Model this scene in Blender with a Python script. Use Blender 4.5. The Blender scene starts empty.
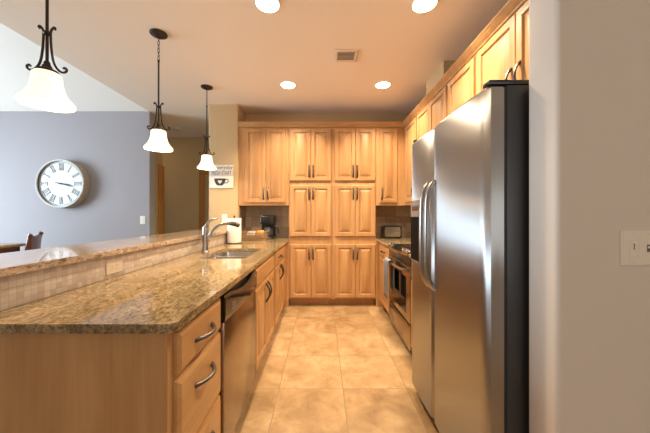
import bpy, bmesh, math, random
from mathutils import Vector, Matrix
random.seed(4)
scene = bpy.context.scene
COL = scene.collection
PI = math.pi

# ------------------------------------------------------------------ camera, world, light, exposure
cam_d = bpy.data.cameras.new('camera'); cam = bpy.data.objects.new('camera', cam_d); COL.objects.link(cam)
cam.location = (0, 0, 1.25); cam.rotation_euler = (PI/2, 0, 0)
cam_d.sensor_width = 36.0; cam_d.lens = 36.0*280/650
cam_d.shift_x = 3/650; cam_d.shift_y = -2/650
cam_d.clip_start = 0.05
scene.camera = cam

world = bpy.data.worlds.new('sky'); scene.world = world; world.use_nodes = True
bg = world.node_tree.nodes['Background']
bg.inputs[0].default_value = (0.62, 0.80, 1.0, 1); bg.inputs[1].default_value = .8

scene.view_settings.view_transform = 'Standard'
scene.view_settings.look = 'None'
scene.view_settings.gamma = 1.0
scene.view_settings.use_curve_mapping = False
scene.view_settings.exposure = 0.40
scene.cycles.max_bounces = 10
scene.cycles.diffuse_bounces = 5
scene.cycles.glossy_bounces = 5
scene.cycles.sample_clamp_indirect = 6.0

DAY = (0.72, 0.865, 1.0)
WARM = (1.0, 0.82, 0.58)
def area(name, loc, rot, sx, sy, power, color, shape='RECTANGLE', spread=PI):
    l = bpy.data.lights.new(name, 'AREA'); l.shape = shape; l.size = sx
    if shape in ('RECTANGLE', 'ELLIPSE'): l.size_y = sy
    l.energy = power; l.color = color; l.spread = spread
    o = bpy.data.objects.new(name, l); COL.objects.link(o); o.location = loc; o.rotation_euler = rot
    return o
# daylight standing in the two living-room windows (left wall) and a fill in an added window behind the camera
P_WIN = 225
TILT = math.radians(27)
area('window_daylight', (-6.45, 2.05, 1.45), (0, -PI/2+TILT, 0), 2.4, 1.9, P_WIN, DAY)
area('window_daylight', (-6.45, -0.35, 1.45), (0, -PI/2+TILT, 0), 2.4, 1.9, P_WIN*.12, DAY)
area('window_daylight', (1.2, -3.42, 1.65), (PI/2, 0, 0), 2.2, 1.9, 24, (1.0, .96, .90))
area('hall_lamp', (-3.5, 4.85, 2.72), (0, 0, 0), .15, .15, 3, (1.0, .72, .42), 'DISK')  # added fill that warms the hallway, no fixture stands here
P_CAN = 20
P_PEND = 6

# ------------------------------------------------------------------ mesh helpers
class MB:
    def __init__(s): s.bm = bmesh.new()
    def _xf(s, verts, M):
        if M is not None:
            for v in verts: v.co = M @ v.co
    def box(s, a, b, bevel=0.0, seg=2, M=None):
        a, b = Vector(a), Vector(b)
        lo = Vector([min(a[i], b[i]) for i in range(3)]); hi = Vector([max(a[i], b[i]) for i in range(3)])
        r = bmesh.ops.create_cube(s.bm, size=1.0); vs = r['verts']
        for v in vs: v.co = Vector([(lo[i]+hi[i])/2 + v.co[i]*(hi[i]-lo[i]) for i in range(3)])
        if bevel > 0:
            es = {e for v in vs for e in v.link_edges}
            rb = bmesh.ops.bevel(s.bm, geom=list(es), offset=bevel, segments=seg, affect='EDGES', profile=0.5)
            vs = {v for f in rb['faces'] for v in f.verts} | {v for v in vs if v.is_valid}
        s._xf(vs, M); return s
    def loops(s, rings, cap0=True, cap1=True, close=True):
        L = [[s.bm.verts.new(p) for p in r] for r in rings]
        n = len(L[0])
        for A, B in zip(L[:-1], L[1:]):
            for i in range(n if close else n-1):
                j = (i+1) % n
                s.bm.faces.new((A[i], A[j], B[j], B[i]))
        if cap0: s.bm.faces.new(list(reversed(L[0])))
        if cap1: s.bm.faces.new(L[-1])
        return s
    def tube(s, pts, rad, n=10, flat=1.0, cap=True, closed=False):
        pts = [Vector(p) for p in pts]
        rr = rad if isinstance(rad, (list, tuple)) else [rad]*len(pts)
        rings = []; up = None
        m = len(pts)
        for i, p in enumerate(pts):
            if closed: t = (pts[(i+1) % m]-pts[i-1]).normalized()
            else: t = (pts[min(i+1, m-1)]-pts[max(i-1, 0)]).normalized()
            if up is None:
                up = Vector((0, 0, 1)) if abs(t.z) < .9 else Vector((1, 0, 0))
            sd = t.cross(up).normalized(); up = sd.cross(t).normalized()
            rings.append([p + sd*math.cos(2*PI*k/n)*rr[i]*flat + up*math.sin(2*PI*k/n)*rr[i] for k in range(n)])
        if closed:
            rings.append(rings[0]); 
            L = [[s.bm.verts.new(q) for q in r] for r in rings[:-1]]; L.append(L[0])
            for A, B in zip(L[:-1], L[1:]):
                for i in range(n):
                    j = (i+1) % n; s.bm.faces.new((A[i], A[j], B[j], B[i]))
        else: s.loops(rings, cap, cap)
        return s
    def lathe(s, prof, c=(0, 0, 0), n=32, axis='Z', cap0=True, cap1=True):
        c = Vector(c); rings = []
        for r, h in prof:
            ring = []
            for k in range(n):
                a = 2*PI*k/n; x, y = max(r, 1e-4)*math.cos(a), max(r, 1e-4)*math.sin(a)
                v = {'Z': (x, y, h), 'Y': (x, h, y), 'X': (h, x, y)}[axis]
                ring.append(c+Vector(v))
            rings.append(ring)
        return s.loops(rings, cap0, cap1)
    def prism(s, outline, z0, z1, holes=(), M=None):
        """flat outline (x,y) with holes, extruded from z0 to z1"""
        es = []; vs0 = []
        for poly in [outline]+list(holes):
            vs = [s.bm.verts.new((p[0], p[1], z0)) for p in poly]; vs0 += vs
            es += [s.bm.edges.new((vs[i], vs[(i+1) % len(vs)])) for i in range(len(vs))]
        r = bmesh.ops.triangle_fill(s.bm, edges=es, use_beauty=True, use_dissolve=False)
        fs = [g for g in r['geom'] if isinstance(g, bmesh.types.BMFace)]
        ex = bmesh.ops.extrude_face_region(s.bm, geom=fs)
        nv = [g for g in ex['geom'] if isinstance(g, bmesh.types.BMVert)]
        for v in nv: v.co.z = z1
        s._xf(vs0+nv, M)
        return s
    def build(s, name, mat, parent=None, origin=None, smooth=35, bevel=0, world=True):
        bmesh.ops.recalc_face_normals(s.bm, faces=s.bm.faces)
        me = bpy.data.meshes.new(name)
        off = Vector((0, 0, 0))
        o = bpy.data.objects.new(name, me); COL.objects.link(o)
        if parent is not None:
            o.parent = parent
            if world: off = root_world(parent)
        elif origin is not None:
            off = Vector(origin); o.location = off
        for v in s.bm.verts: v.co -= off
        s.bm.to_mesh(me); s.bm.free()
        if mat is not None: me.materials.append(mat)
        if smooth:
            me.shade_smooth(); me.set_sharp_from_angle(angle=math.radians(smooth))
        if bevel:
            m = o.modifiers.new('bevel', 'BEVEL'); m.width = bevel; m.segments = 3; m.limit_method = 'ANGLE'; m.angle_limit = math.radians(50)
            m.harden_normals = True
        return o
def root_world(o):
    v = Vector((0, 0, 0))
    while o is not None: v += o.location; o = o.parent
    return v
def thing(name, label, cat, loc=(0, 0, 0), rotz=0, group=None):
    o = bpy.data.objects.new(name, None); COL.objects.link(o); o.empty_display_size = 0.05
    o.location = loc; o.rotation_euler = (0, 0, rotz)
    return tag(o, label, cat, group)
def tag(o, label, cat, group=None):
    o['label'] = label; o['category'] = cat
    if group: o['group'] = group
    return o
def struct(name, mb, mat, **k):
    o = mb.build(name, mat, **k); o['kind'] = 'structure'; return o
def dup(root, loc, label, group=None):
    r = root.copy(); COL.objects.link(r); r.location = loc; r['label'] = label
    if group: r['group'] = group
    for ch in list(root.children):
        c = ch.copy(); COL.objects.link(c); c.parent = r
        for g in list(ch.children):
            d = g.copy(); COL.objects.link(d); d.parent = c
    return r
def rrect(x0, y0, x1, y1, r, n=5, corners=(1, 1, 1, 1)):
    out = []
    for k, (cx, cy, a) in enumerate(((x1, y0, -PI/2), (x1, y1, 0), (x0, y1, PI/2), (x0, y0, PI))):
        rr = r*corners[k]
        sx = -1 if cx == x1 else 1; sy = -1 if cy == y1 else 1
        if rr <= 0: out.append((cx, cy)); continue
        for i in range(n+1):
            t = a+i/n*PI/2
            out.append((cx+sx*rr+rr*math.cos(t), cy+sy*rr+rr*math.sin(t)))
    return out
def bez(p, n=12):
    """Catmull-Rom through the points"""
    p = [Vector(q) for q in p]; out = []
    for i in range(len(p)-1):
        a, b, c, d = p[max(i-1, 0)], p[i], p[i+1], p[min(i+2, len(p)-1)]
        for k in range(n):
            t = k/n
            out.append(.5*((2*b)+(-a+c)*t+(2*a-5*b+4*c-d)*t*t+(-a+3*b-3*c+d)*t**3))
    out.append(p[-1]); return out

# ------------------------------------------------------------------ materials
def new_mat(name):
    m = bpy.data.materials.new(name); m.use_nodes = True
    nt = m.node_tree; return m, nt, nt.nodes, nt.links, nt.nodes['Principled BSDF']
def plain(name, col, rough=.5, metal=0, spec=.5, coat=0, bump=0, bscale=200, var=0.0, vscale=3):
    m, nt, N, L, B = new_mat(name)
    B.inputs['Base Color'].default_value = (*col, 1); B.inputs['Roughness'].default_value = rough
    B.inputs['Metallic'].default_value = metal; B.inputs['Specular IOR Level'].default_value = spec
    B.inputs['Coat Weight'].default_value = coat
    tc = N.new('ShaderNodeTexCoord')
    if var:
        no = N.new('ShaderNodeTexNoise'); no.inputs['Scale'].default_value = vscale; no.inputs['Detail'].default_value = 4
        L.new(tc.outputs['Object'], no.inputs['Vector'])
        mx = N.new('ShaderNodeMix'); mx.data_type = 'RGBA'
        mx.inputs[6].default_value = (*[c*(1-var) for c in col], 1); mx.inputs[7].default_value = (*[min(1, c*(1+var)) for c in col], 1)
        L.new(no.outputs['Fac'], mx.inputs[0]); L.new(mx.outputs[2], B.inputs['Base Color'])
    if bump:
        no = N.new('ShaderNodeTexNoise'); no.inputs['Scale'].default_value = bscale; no.inputs['Detail'].default_value = 3
        L.new(tc.outputs['Object'], no.inputs['Vector'])
        bp = N.new('ShaderNodeBump'); bp.inputs['Strength'].default_value = bump; bp.inputs['Distance'].default_value = .002
        L.new(no.outputs['Fac'], bp.inputs['Height']); L.new(bp.outputs[0], B.inputs['Normal'])
    return m
def ramp(N, stops, interp='LINEAR'):
    r = N.new('ShaderNodeValToRGB'); r.color_ramp.interpolation = interp
    els = r.color_ramp.elements
    while len(els) < len(stops): els.new(.5)
    for e, (p, c) in zip(els, stops): e.position = p; e.color = (*c, 1)
    return r
def wood(name, axis, c0, c1, rough=.35):
    m, nt, N, L, B = new_mat(name)
    tc = N.new('ShaderNodeTexCoord'); oi = N.new('ShaderNodeObjectInfo')
    add = N.new('ShaderNodeVectorMath'); add.operation = 'ADD'
    mul = N.new('ShaderNodeMath'); mul.operation = 'MULTIPLY'; mul.inputs[1].default_value = 37
    L.new(oi.outputs['Random'], mul.inputs[0]); L.new(tc.outputs['Object'], add.inputs[0]); L.new(mul.outputs[0], add.inputs[1])
    mp = N.new('ShaderNodeMapping'); sc = [9, 9, 9]; sc[axis] = .9
    mp.inputs['Scale'].default_value = sc; L.new(add.outputs[0], mp.inputs['Vector'])
    n1 = N.new('ShaderNodeTexNoise'); n1.inputs['Scale'].default_value = 1.0; n1.inputs['Detail'].default_value = 6; n1.inputs['Distortion'].default_value = 1.2
    L.new(mp.outputs[0], n1.inputs['Vector'])
    mp2 = N.new('ShaderNodeMapping'); sc = [160, 160, 160]; sc[axis] = 5
    mp2.inputs['Scale'].default_value = sc; L.new(add.outputs[0], mp2.inputs['Vector'])
    n2 = N.new('ShaderNodeTexNoise'); n2.inputs['Scale'].default_value = 1.0; n2.inputs['Detail'].default_value = 3
    L.new(mp2.outputs[0], n2.inputs['Vector'])
    r1 = ramp(N, [(.32, c0), (.68, c1)]); L.new(n1.outputs['Fac'], r1.inputs[0])
    mx = N.new('ShaderNodeMix'); mx.data_type = 'RGBA'; mx.blend_type = 'MULTIPLY'; mx.inputs[0].default_value = .22
    r2 = ramp(N, [(.35, (.72, .66, .6)), (.6, (1, 1, 1))]); L.new(n2.outputs['Fac'], r2.inputs[0])
    L.new(r1.outputs[0], mx.inputs[6]); L.new(r2.outputs[0], mx.inputs[7])
    # each board keeps its own tone
    hsv = N.new('ShaderNodeHueSaturation'); mr = N.new('ShaderNodeMapRange'); mr.inputs[3].default_value = .92; mr.inputs[4].default_value = 1.08
    L.new(oi.outputs['Random'], mr.inputs[0]); L.new(mr.outputs[0], hsv.inputs['Value']); L.new(mx.outputs[2], hsv.inputs['Color'])
    L.new(hsv.outputs[0], B.inputs['Base Color'])
    B.inputs['Roughness'].default_value = rough; B.inputs['Coat Weight'].default_value = .05; B.inputs['Coat Roughness'].default_value = .2
    return m
def granite(name, tint=(1, 1, 1), coat=.2, cols=None):
    m, nt, N, L, B = new_mat(name)
    T = lambda c: tuple(a*b for a, b in zip(c, tint))
    tc = N.new('ShaderNodeTexCoord')
    mp = N.new('ShaderNodeMapping'); mp.inputs['Scale'].default_value = (1, .55, 1); mp.inputs['Rotation'].default_value = (0, 0, .6)
    L.new(tc.outputs['Object'], mp.inputs['Vector'])
    n1 = N.new('ShaderNodeTexNoise'); n1.inputs['Scale'].default_value = 60; n1.inputs['Detail'].default_value = 8; n1.inputs['Roughness'].default_value = .68; n1.inputs['Distortion'].default_value = .9
    L.new(mp.outputs[0], n1.inputs['Vector'])
    r1 = ramp(N, cols or [(.28, T((.045, .03, .02))), (.38, T((.17, .11, .06))), (.47, T((.30, .205, .105))), (.56, T((.40, .295, .16))), (.70, T((.52, .42, .27)))])
    L.new(n1.outputs['Fac'], r1.inputs[0])
    n3 = N.new('ShaderNodeTexNoise'); n3.inputs['Scale'].default_value = 7; n3.inputs['Detail'].default_value = 3
    L.new(mp.outputs[0], n3.inputs['Vector'])
    r3 = ramp(N, [(.35, (.72, .68, .62)), (.65, (1.08, 1.05, 1.0))]); L.new(n3.outputs['Fac'], r3.inputs[0])
    mx = N.new('ShaderNodeMix'); mx.data_type = 'RGBA'; mx.blend_type = 'MULTIPLY'; mx.inputs[0].default_value = 1
    L.new(r1.outputs[0], mx.inputs[6]); L.new(r3.outputs[0], mx.inputs[7])
    vo = N.new('ShaderNodeTexVoronoi'); vo.inputs['Scale'].default_value = 150; vo.inputs['Randomness'].default_value = 1
    L.new(mp.outputs[0], vo.inputs['Vector'])
    sp = N.new('ShaderNodeSeparateColor'); L.new(vo.outputs['Color'], sp.inputs[0])
    r4 = ramp(N, [(.80, (0, 0, 0)), (.84, (1, 1, 1))]); L.new(sp.outputs[0], r4.inputs[0])
    mf = N.new('ShaderNodeMath'); mf.operation = 'MULTIPLY'; mf.inputs[1].default_value = .4; L.new(r4.outputs[0], mf.inputs[0])
    mx2 = N.new('ShaderNodeMix'); mx2.data_type = 'RGBA'; L.new(mf.outputs[0], mx2.inputs[0])
    mx2.inputs[7].default_value = (*T((.07, .045, .03)), 1); L.new(mx.outputs[2], mx2.inputs[6])
    L.new(mx2.outputs[2], B.inputs['Base Color'])
    B.inputs['Roughness'].default_value = .10; B.inputs['IOR'].default_value = 1.55; B.inputs['Coat Weight'].default_value = coat; B.inputs['Coat Roughness'].default_value = .03
    return m
def tiles(name, axes, pitch, origin, grout, gcol, cols, rough=.4, nscale=6, ndetail=6, namp=.5, bump=.4, pits=False):
    """square tiles on a plane: axes = which two object axes carry the grid"""
    m, nt, N, L, B = new_mat(name)
    tc = N.new('ShaderNodeTexCoord'); sx = N.new('ShaderNodeSeparateXYZ'); L.new(tc.outputs['Object'], sx.inputs[0])
    def M(op, a, b=None):
        n = N.new('ShaderNodeMath'); n.operation = op
        for i, v in enumerate((a, b)):
            if v is None: continue
            if isinstance(v, (int, float)): n.inputs[i].default_value = v
            else: L.new(v, n.inputs[i])
        return n.outputs[0]
    cell = []; edge = []
    for ax, p, o in zip(axes, pitch, origin):
        t = M('DIVIDE', M('SUBTRACT', sx.outputs[ax], o), p)
        cell.append(M('FLOOR', t)); fr = M('FRACT', t)
        edge.append(M('MULTIPLY', M('MINIMUM', fr, M('SUBTRACT', 1.0, fr)), p))
    d = M('MINIMUM', edge[0], edge[1])
    isg = M('LESS_THAN', d, grout/2)
    cv = N.new('ShaderNodeCombineXYZ'); L.new(cell[0], cv.inputs[0]); L.new(cell[1], cv.inputs[1])
    wn = N.new('ShaderNodeTexWhiteNoise'); L.new(cv.outputs[0], wn.inputs['Vector'])
    va = N.new('ShaderNodeVectorMath'); va.operation = 'MULTIPLY_ADD'; va.inputs[1].default_value = (7, 7, 7)
    L.new(wn.outputs['Color'], va.inputs[0]); L.new(tc.outputs['Object'], va.inputs[2])
    no = N.new('ShaderNodeTexNoise'); no.inputs['Scale'].default_value = nscale; no.inputs['Detail'].default_value = ndetail; no.inputs['Roughness'].default_value = .6; no.inputs['Distortion'].default_value = .5
    L.new(va.outputs[0], no.inputs['Vector'])
    mixv = M('ADD', M('MULTIPLY', no.outputs['Fac'], namp), M('MULTIPLY', wn.outputs['Value'], 1-namp))
    r = ramp(N, cols); L.new(mixv, r.inputs[0])
    col = r.outputs[0]
    if pits:
        n2 = N.new('ShaderNodeTexNoise'); n2.inputs['Scale'].default_value = 22; n2.inputs['Detail'].default_value = 5; n2.inputs['Roughness'].default_value = .7
        L.new(va.outputs[0], n2.inputs['Vector'])
        rp = ramp(N, [(.53, (0, 0, 0)), (.66, (1, 1, 1))]); L.new(n2.outputs['Fac'], rp.inputs[0])
        mp_ = N.new('ShaderNodeMix'); mp_.data_type = 'RGBA'; L.new(M('MULTIPLY', rp.outputs[0], .75), mp_.inputs[0])
        L.new(col, mp_.inputs[6]); mp_.inputs[7].default_value = (*pits, 1); col = mp_.outputs[2]
    mx = N.new('ShaderNodeMix'); mx.data_type = 'RGBA'; L.new(isg, mx.inputs[0]); L.new(col, mx.inputs[6]); mx.inputs[7].default_value = (*gcol, 1)
    L.new(mx.outputs[2], B.inputs['Base Color']); B.inputs['Roughness'].default_value = rough
    bp = N.new('ShaderNodeBump'); bp.inputs['Strength'].default_value = bump; bp.inputs['Distance'].default_value = .002
    L.new(M('SUBTRACT', 1.0, isg), bp.inputs['Height']); L.new(bp.outputs[0], B.inputs['Normal'])
    return m
def steel(name, col, rough, axis=2, aniso=.0, streak=.06):
    m, nt, N, L, B = new_mat(name)
    B.inputs['Base Color'].default_value = (*col, 1); B.inputs['Metallic'].default_value = 1; B.inputs['Roughness'].default_value = rough
    tc = N.new('ShaderNodeTexCoord'); mp = N.new('ShaderNodeMapping'); s = [500, 500, 500]; s[axis] = 3
    mp.inputs['Scale'].default_value = s; L.new(tc.outputs['Object'], mp.inputs[0])
    no = N.new('ShaderNodeTexNoise'); no.inputs['Scale'].default_value = 1; no.inputs['Detail'].default_value = 2; L.new(mp.outputs[0], no.inputs['Vector'])
    mr = N.new('ShaderNodeMapRange'); mr.inputs[3].default_value = rough-streak; mr.inputs[4].default_value = rough+streak
    L.new(no.outputs['Fac'], mr.inputs[0]); L.new(mr.outputs[0], B.inputs['Roughness'])
    if aniso:
        B.inputs['Anisotropic'].default_value = aniso
        tg = N.new('ShaderNodeTangent'); tg.direction_type = 'RADIAL'; tg.axis = 'Z'; L.new(tg.outputs[0], B.inputs['Tangent'])
    return m
def emis(name, col, s, rough=.4, base=(.9, .85, .75)):
    m, nt, N, L, B = new_mat(name)
    B.inputs['Base Color'].default_value = (*base, 1); B.inputs['Roughness'].default_value = rough
    B.inputs['Emission Color'].default_value = (*col, 1); B.inputs['Emission Strength'].default_value = s
    return m

MW0, MW1 = (.44, .22, .08), (.55, .305, .125)
M = dict(
    wall=plain('tan_paint', (.58, .42, .225), .75, bump=.15, bscale=350),
    bluewall=plain('grey_blue_paint', (.365, .345, .36), .75, bump=.15, bscale=350), taupe=plain('taupe_paint', (.68, .59, .50), .7, bump=.15, bscale=350),
    ceil=plain('ceiling_paint', (.90, .80, .68), .85, bump=.15, bscale=250),
    white=plain('white_ceiling_paint', (.88, .85, .79), .85, bump=.1, bscale=250),
    wood=wood('maple_vertical', 2, MW0, MW1, .42), woody=wood('maple_along', 1, MW0, MW1), woodx=wood('maple_across', 0, MW0, MW1),
    orange=wood('casing_wood', 2, (.42, .17, .045), (.55, .25, .07)),
    dark=wood('dark_dining_wood', 2, (.12, .042, .022), (.20, .075, .038), .3),
    tabletop=wood('table_wood', 0, (.42, .25, .09), (.55, .36, .15), .15),  # honey tone lightened to paint in the window's reflection
    granite=granite('granite'), bargranite=granite('bar_granite', (1.0, .93, .88), .5, [(.30, (.06, .04, .03)), (.40, (.27, .18, .12)), (.47, (.46, .35, .26)), (.58, (.56, .45, .35)), (.70, (.66, .57, .47))]),
    carpet=plain('brown_carpet', (.20, .155, .115), .95, bump=.5, bscale=300, var=.15, vscale=80),
    floor=tiles('travertine', (0, 1), (.457, .47), (-.307, 2.009), .006, (.22, .14, .075), [(.30, (.21, .12, .05)), (.5, (.35, .22, .105)), (.68, (.45, .31, .17))],   .38, 5, 7, .85, .3, (.30, .17, .075)),
    mosaic=tiles('stone_mosaic', (1, 2), (.0255, .0245), (0, .914), .002, (.43, .355, .29), [(.2, (.46, .37, .30)), (.5, (.55, .455, .375)), (.85, (.64, .55, .465))], .4, 30, 3, .35, .3),
    slate=tiles('slate_backsplash', (0, 2), (.152, .152), (.02, .914), .003, (.20, .145, .095), [(.25, (.31, .22, .14)), (.5, (.45, .335, .22)), (.75, (.62, .48, .33))], .45, 14, 7, .6, .3),
    slate_side=tiles('slate_backsplash_side', (1, 2), (.152, .152), (.02, .914), .003, (.20, .145, .095), [(.25, (.31, .22, .14)), (.5, (.45, .335, .22)), (.75, (.62, .48, .33))], .45, 14, 7, .6, .3),
    steel=steel('brushed_steel', (.50, .495, .49), .40, 2, 1.0, .02),
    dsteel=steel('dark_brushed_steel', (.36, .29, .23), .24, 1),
    nickel=steel('brushed_nickel', (.40, .38, .36), .28, 2),
    sink=steel('sink_steel', (.62, .60, .57), .25, 1),
    chrome=plain('chrome', (.8, .8, .8), .12, 1),
    bronze=plain('oil_rubbed_bronze', (.055, .042, .034), .42, .75, bump=.15, bscale=90),
    pewter=plain('dark_pewter', (.11, .085, .068), .38, .85),
    black=plain('black_plastic', (.012, .012, .012), .3), mblack=plain('matte_black', (.02, .02, .02), .5, bump=.1),
    gloss=plain('black_glass', (.006, .006, .007), .06),
    grey=plain('grey_plastic', (.16, .15, .15), .35),
    fridgeside=plain('fridge_side_paint', (.035, .034, .035), .4, bump=.1, bscale=500),
    offwhite=plain('off_white_plastic', (.90, .87, .80), .35), tan=plain('tan_plastic', (.56, .46, .36), .4), beige=plain('beige_plastic', (.78, .70, .59), .4),
    paper=plain('paper_towel', (.88, .86, .82), .9, bump=.5, bscale=120),
    vent=plain('vent_paint', (.76, .65, .53), .6), vdark=plain('vent_dark', (.32, .24, .16), .7),
    towel=plain('grey_towel', (.17, .175, .185), .95, bump=.6, bscale=260, var=.25, vscale=60),
    toaster=steel('toaster_steel', (.58, .56, .53), .25, 0),
    clockface=plain('clock_face', (.74, .77, .77), .55, var=.05, vscale=9),
    clockrim=plain('weathered_rim', (.66, .65, .61), .6, var=.25, vscale=30, bump=.3),
    clockside=plain('weathered_side', (.40, .34, .25), .65, var=.35, vscale=40, bump=.3),
    ink=plain('dark_ink', (.03, .032, .035), .6), greyink=plain('grey_ink', (.13, .115, .10), .7),
    signwhite=plain('sign_white', (.80, .77, .72), .6, var=.06, vscale=20), signgrey=plain('sign_grey', (.72, .69, .64), .6, var=.08, vscale=20),
    recess=plain('dispenser_black', (.006, .006, .006), .6, spec=.05),
    rattan=plain('basket_wire', (.26, .16, .08), .5, .2), basketw=plain('basket_board', (.27, .165, .08), .6, var=.3, vscale=30),
    pack_o=plain('orange_packet', (.80, .30, .04), .35), pack_w=plain('pale_packet', (.66, .60, .52), .35), pack_b=plain('brown_packet', (.32, .17, .08), .4),
    coffee=plain('coffee', (.02, .01, .006), .1), glassy=plain('carafe_glass', (.05, .05, .055), .05, spec=.8),
    can=emis('lamp_lens', (1, .86, .66), 14), shade=emis('alabaster_shade', (1, .86, .64), .85, .35, (.85, .72, .52)),
    trimw=plain('light_trim', (.75, .66, .54), .5),
    plaster=plain('taupe_exterior', (.47, .415, .36), .75),
)

# ------------------------------------------------------------------ room shell
CZ = 2.74                       # kitchen ceiling height
XL, XR, YB, YF = -6.4, 1.46, 4.135, -3.5
GY = 4.04                       # living-room (grey) wall plane
struct('floor', MB().box((-1.25, YF-.2, -.1), (3.2, 5.6, 0)), M['floor'], smooth=0)
struct('floor', MB().box((XL-.2, YF-.2, -.1), (-1.25, 5.6, 0)), M['carpet'], smooth=0)  # unseen living-room floor, made dark to cut bounced light
struct('ceiling', MB().box((-2.5, YF-.1, CZ), (3.2, 5.6, CZ+.1)), M['ceil'], smooth=0)
struct('ceiling', MB().box((-5.0, GY+.15, CZ), (-2.5, 5.6, CZ+.1)), M['ceil'], smooth=0)
SL = .36
def zc(y): return CZ+SL*(GY-y)
b = MB()
b.loops([[(XL-.2, GY, CZ), (-2.5, GY, CZ), (-2.5, YF-.1, zc(YF-.1)), (XL-.2, YF-.1, zc(YF-.1))],
         [(XL-.2, GY, CZ+.1), (-2.5, GY, CZ+.1), (-2.5, YF-.1, zc(YF-.1)+.1), (XL-.2, YF-.1, zc(YF-.1)+.1)]])
struct('ceiling', b, M['white'], smooth=0)
b = MB()                        # gable over the kitchen ceiling's edge
b.loops([[(-2.499, GY, CZ+.05), (-2.499, YF-.1, CZ+.05), (-2.499, YF-.1, zc(YF-.1)+.1)], [(-2.42, GY, CZ+.05), (-2.42, YF-.1, CZ+.05), (-2.42, YF-.1, zc(YF-.1)+.1)]])
struct('wall_gable', b, M['white'], smooth=0)
struct('wall_living', MB().box((XL-.2, GY, 0), (-2.49, GY+.15, CZ)), M['bluewall'], smooth=0)
# left wall with two window openings
def wall_holes(y0, y1, z0, z1, holes, x0, x1):
    mb = MB(); ys = sorted({y0, y1, *[h[0] for h in holes], *[h[1] for h in holes]})
    for a, c in zip(ys[:-1], ys[1:]):
        h = [q for q in holes if q[0] <= a and q[1] >= c]
        if h: mb.box((x0, a, z0), (x1, c, h[0][2])); mb.box((x0, a, h[0][3]), (x1, c, z1))
        else: mb.box((x0, a, z0), (x1, c, z1))
    return mb
H = [(-1.35, .65, .15, 2.70), (1.05, 3.05, .15, 2.70)]
struct('wall_left', wall_holes(YF-.1, GY, 0, zc(YF), H, XL-.2, XL), M['bluewall'], smooth=0)
for n, h in enumerate(H):
    mb = MB()
    for a, c in (((h[0], h[2]), (h[0]+.06, h[3])), ((h[1]-.06, h[2]), (h[1], h[3])), ((h[0], h[2]), (h[1], h[2]+.06)), ((h[0], h[3]-.06), (h[1], h[3])), (((h[0]+h[1])/2-.03, h[2]), ((h[0]+h[1])/2+.03, h[3]))):
        mb.box((XL-.16, a[0], a[1]), (XL-.11, c[0], c[1]))
    struct('window_%d' % (n+1), mb, M['white'], smooth=0)
# front wall (behind the camera) with one opening added for fill light
mb = MB()
mb.box((XL-.2, YF-.1, 0), (.1, YF, 5.6)); mb.box((2.3, YF-.1, 0), (3.2, YF, 5.6)); mb.box((.1, YF-.1, 0), (2.3, YF, .7)); mb.box((.1, YF-.1, 2.6), (2.3, YF, 5.6))
struct('wall_front', mb, M['wall'], smooth=0)
mb = MB()
for x in (.1, 1.17, 2.24): mb.box((x, YF-.08, .7), (x+.06, YF-.03, 2.6))
for z in (.7, 2.54): mb.box((.1, YF-.08, z), (2.3, YF-.03, z+.06))
struct('window_3', mb, M['white'], smooth=0)  # unseen frame, added around the fill for the near wall
struct('wall_right', MB().box((XR, 1.06, 0), (XR+.12, YB+.12, CZ)), M['wall'], smooth=0)
struct('wall_side', MB().box((3.1, YF-.1, 0), (3.2, 1.06, CZ)), M['wall'], smooth=0)
# near wall stub on the right (bull-nosed drywall corners)
struct('wall_near', MB().prism(rrect(.776, .925, 3.15, 1.06, .016, 6, (0, 0, 1, 1)), 0, CZ), M['taupe'], smooth=30)
struct('wall_back', MB().box((-1.135, YB, 0), (XR+.12, YB+.12, CZ)), M['wall'], smooth=0)
struct('wall_pier', MB().prism(rrect(-1.535, 3.785, -1.135, 5.4, .016, 6, (1, 0, 0, 1)), 0, CZ), M['wall'], smooth=30)
struct('wall_hall', MB().box((-5.0, 5.42, 0), (-1.3, 5.55, CZ)), M['wall'], smooth=0)
struct('wall_passage', MB().box((-2.75, GY+.15, 0), (-2.62, 4.60, CZ)), M['wall'], smooth=0)
mb = MB(); mb.box((-2.62, 4.47, 0), (-2.60, 4.61, 2.05), .003); mb.box((-2.76, 4.60, 0), (-2.60, 4.62, 2.05), .003)
struct('trim_1', mb, M['orange'])
mb = MB(); mb.box((-2.375, 5.40, 0), (-2.27, 5.42, 2.02), .003); mb.box((-2.375, 5.40, 2.02), (-1.54, 5.42, 2.10), .003)
struct('trim_2', mb, M['orange'])
struct('wall_chase', MB().box((1.177, 2.71, 2.505), (XR-.001, 3.17, CZ)), M['wall'], smooth=0)
struct('wall_bar', MB().box((-1.25, .87, 0), (-1.121, 3.785, 1.036)), M['wall'], smooth=0)
struct('trim_3', MB().box((-1.121, .875, .9145), (-1.113, 3.784, 1.0365), .002), M['mosaic'])
struct('trim_4', MB().box((-1.134, YB-.008, .9145), (-.455, YB-.0005, 1.372)), M['slate'], smooth=0)
struct('trim_5', MB().box((.735, YB-.008, .9145), (XR-.009, YB-.0005, 1.372)), M['slate'], smooth=0)
struct('trim_6', MB().box((XR-.008, 2.0, .9145), (XR-.0005, YB-.0005, 1.372)), M['slate_side'], smooth=0)
struct('trim_7', MB().box((-1.1345, 3.80, .9145), (-1.127, YB-.009, 1.372)), M['slate_side'], smooth=0)

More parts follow.
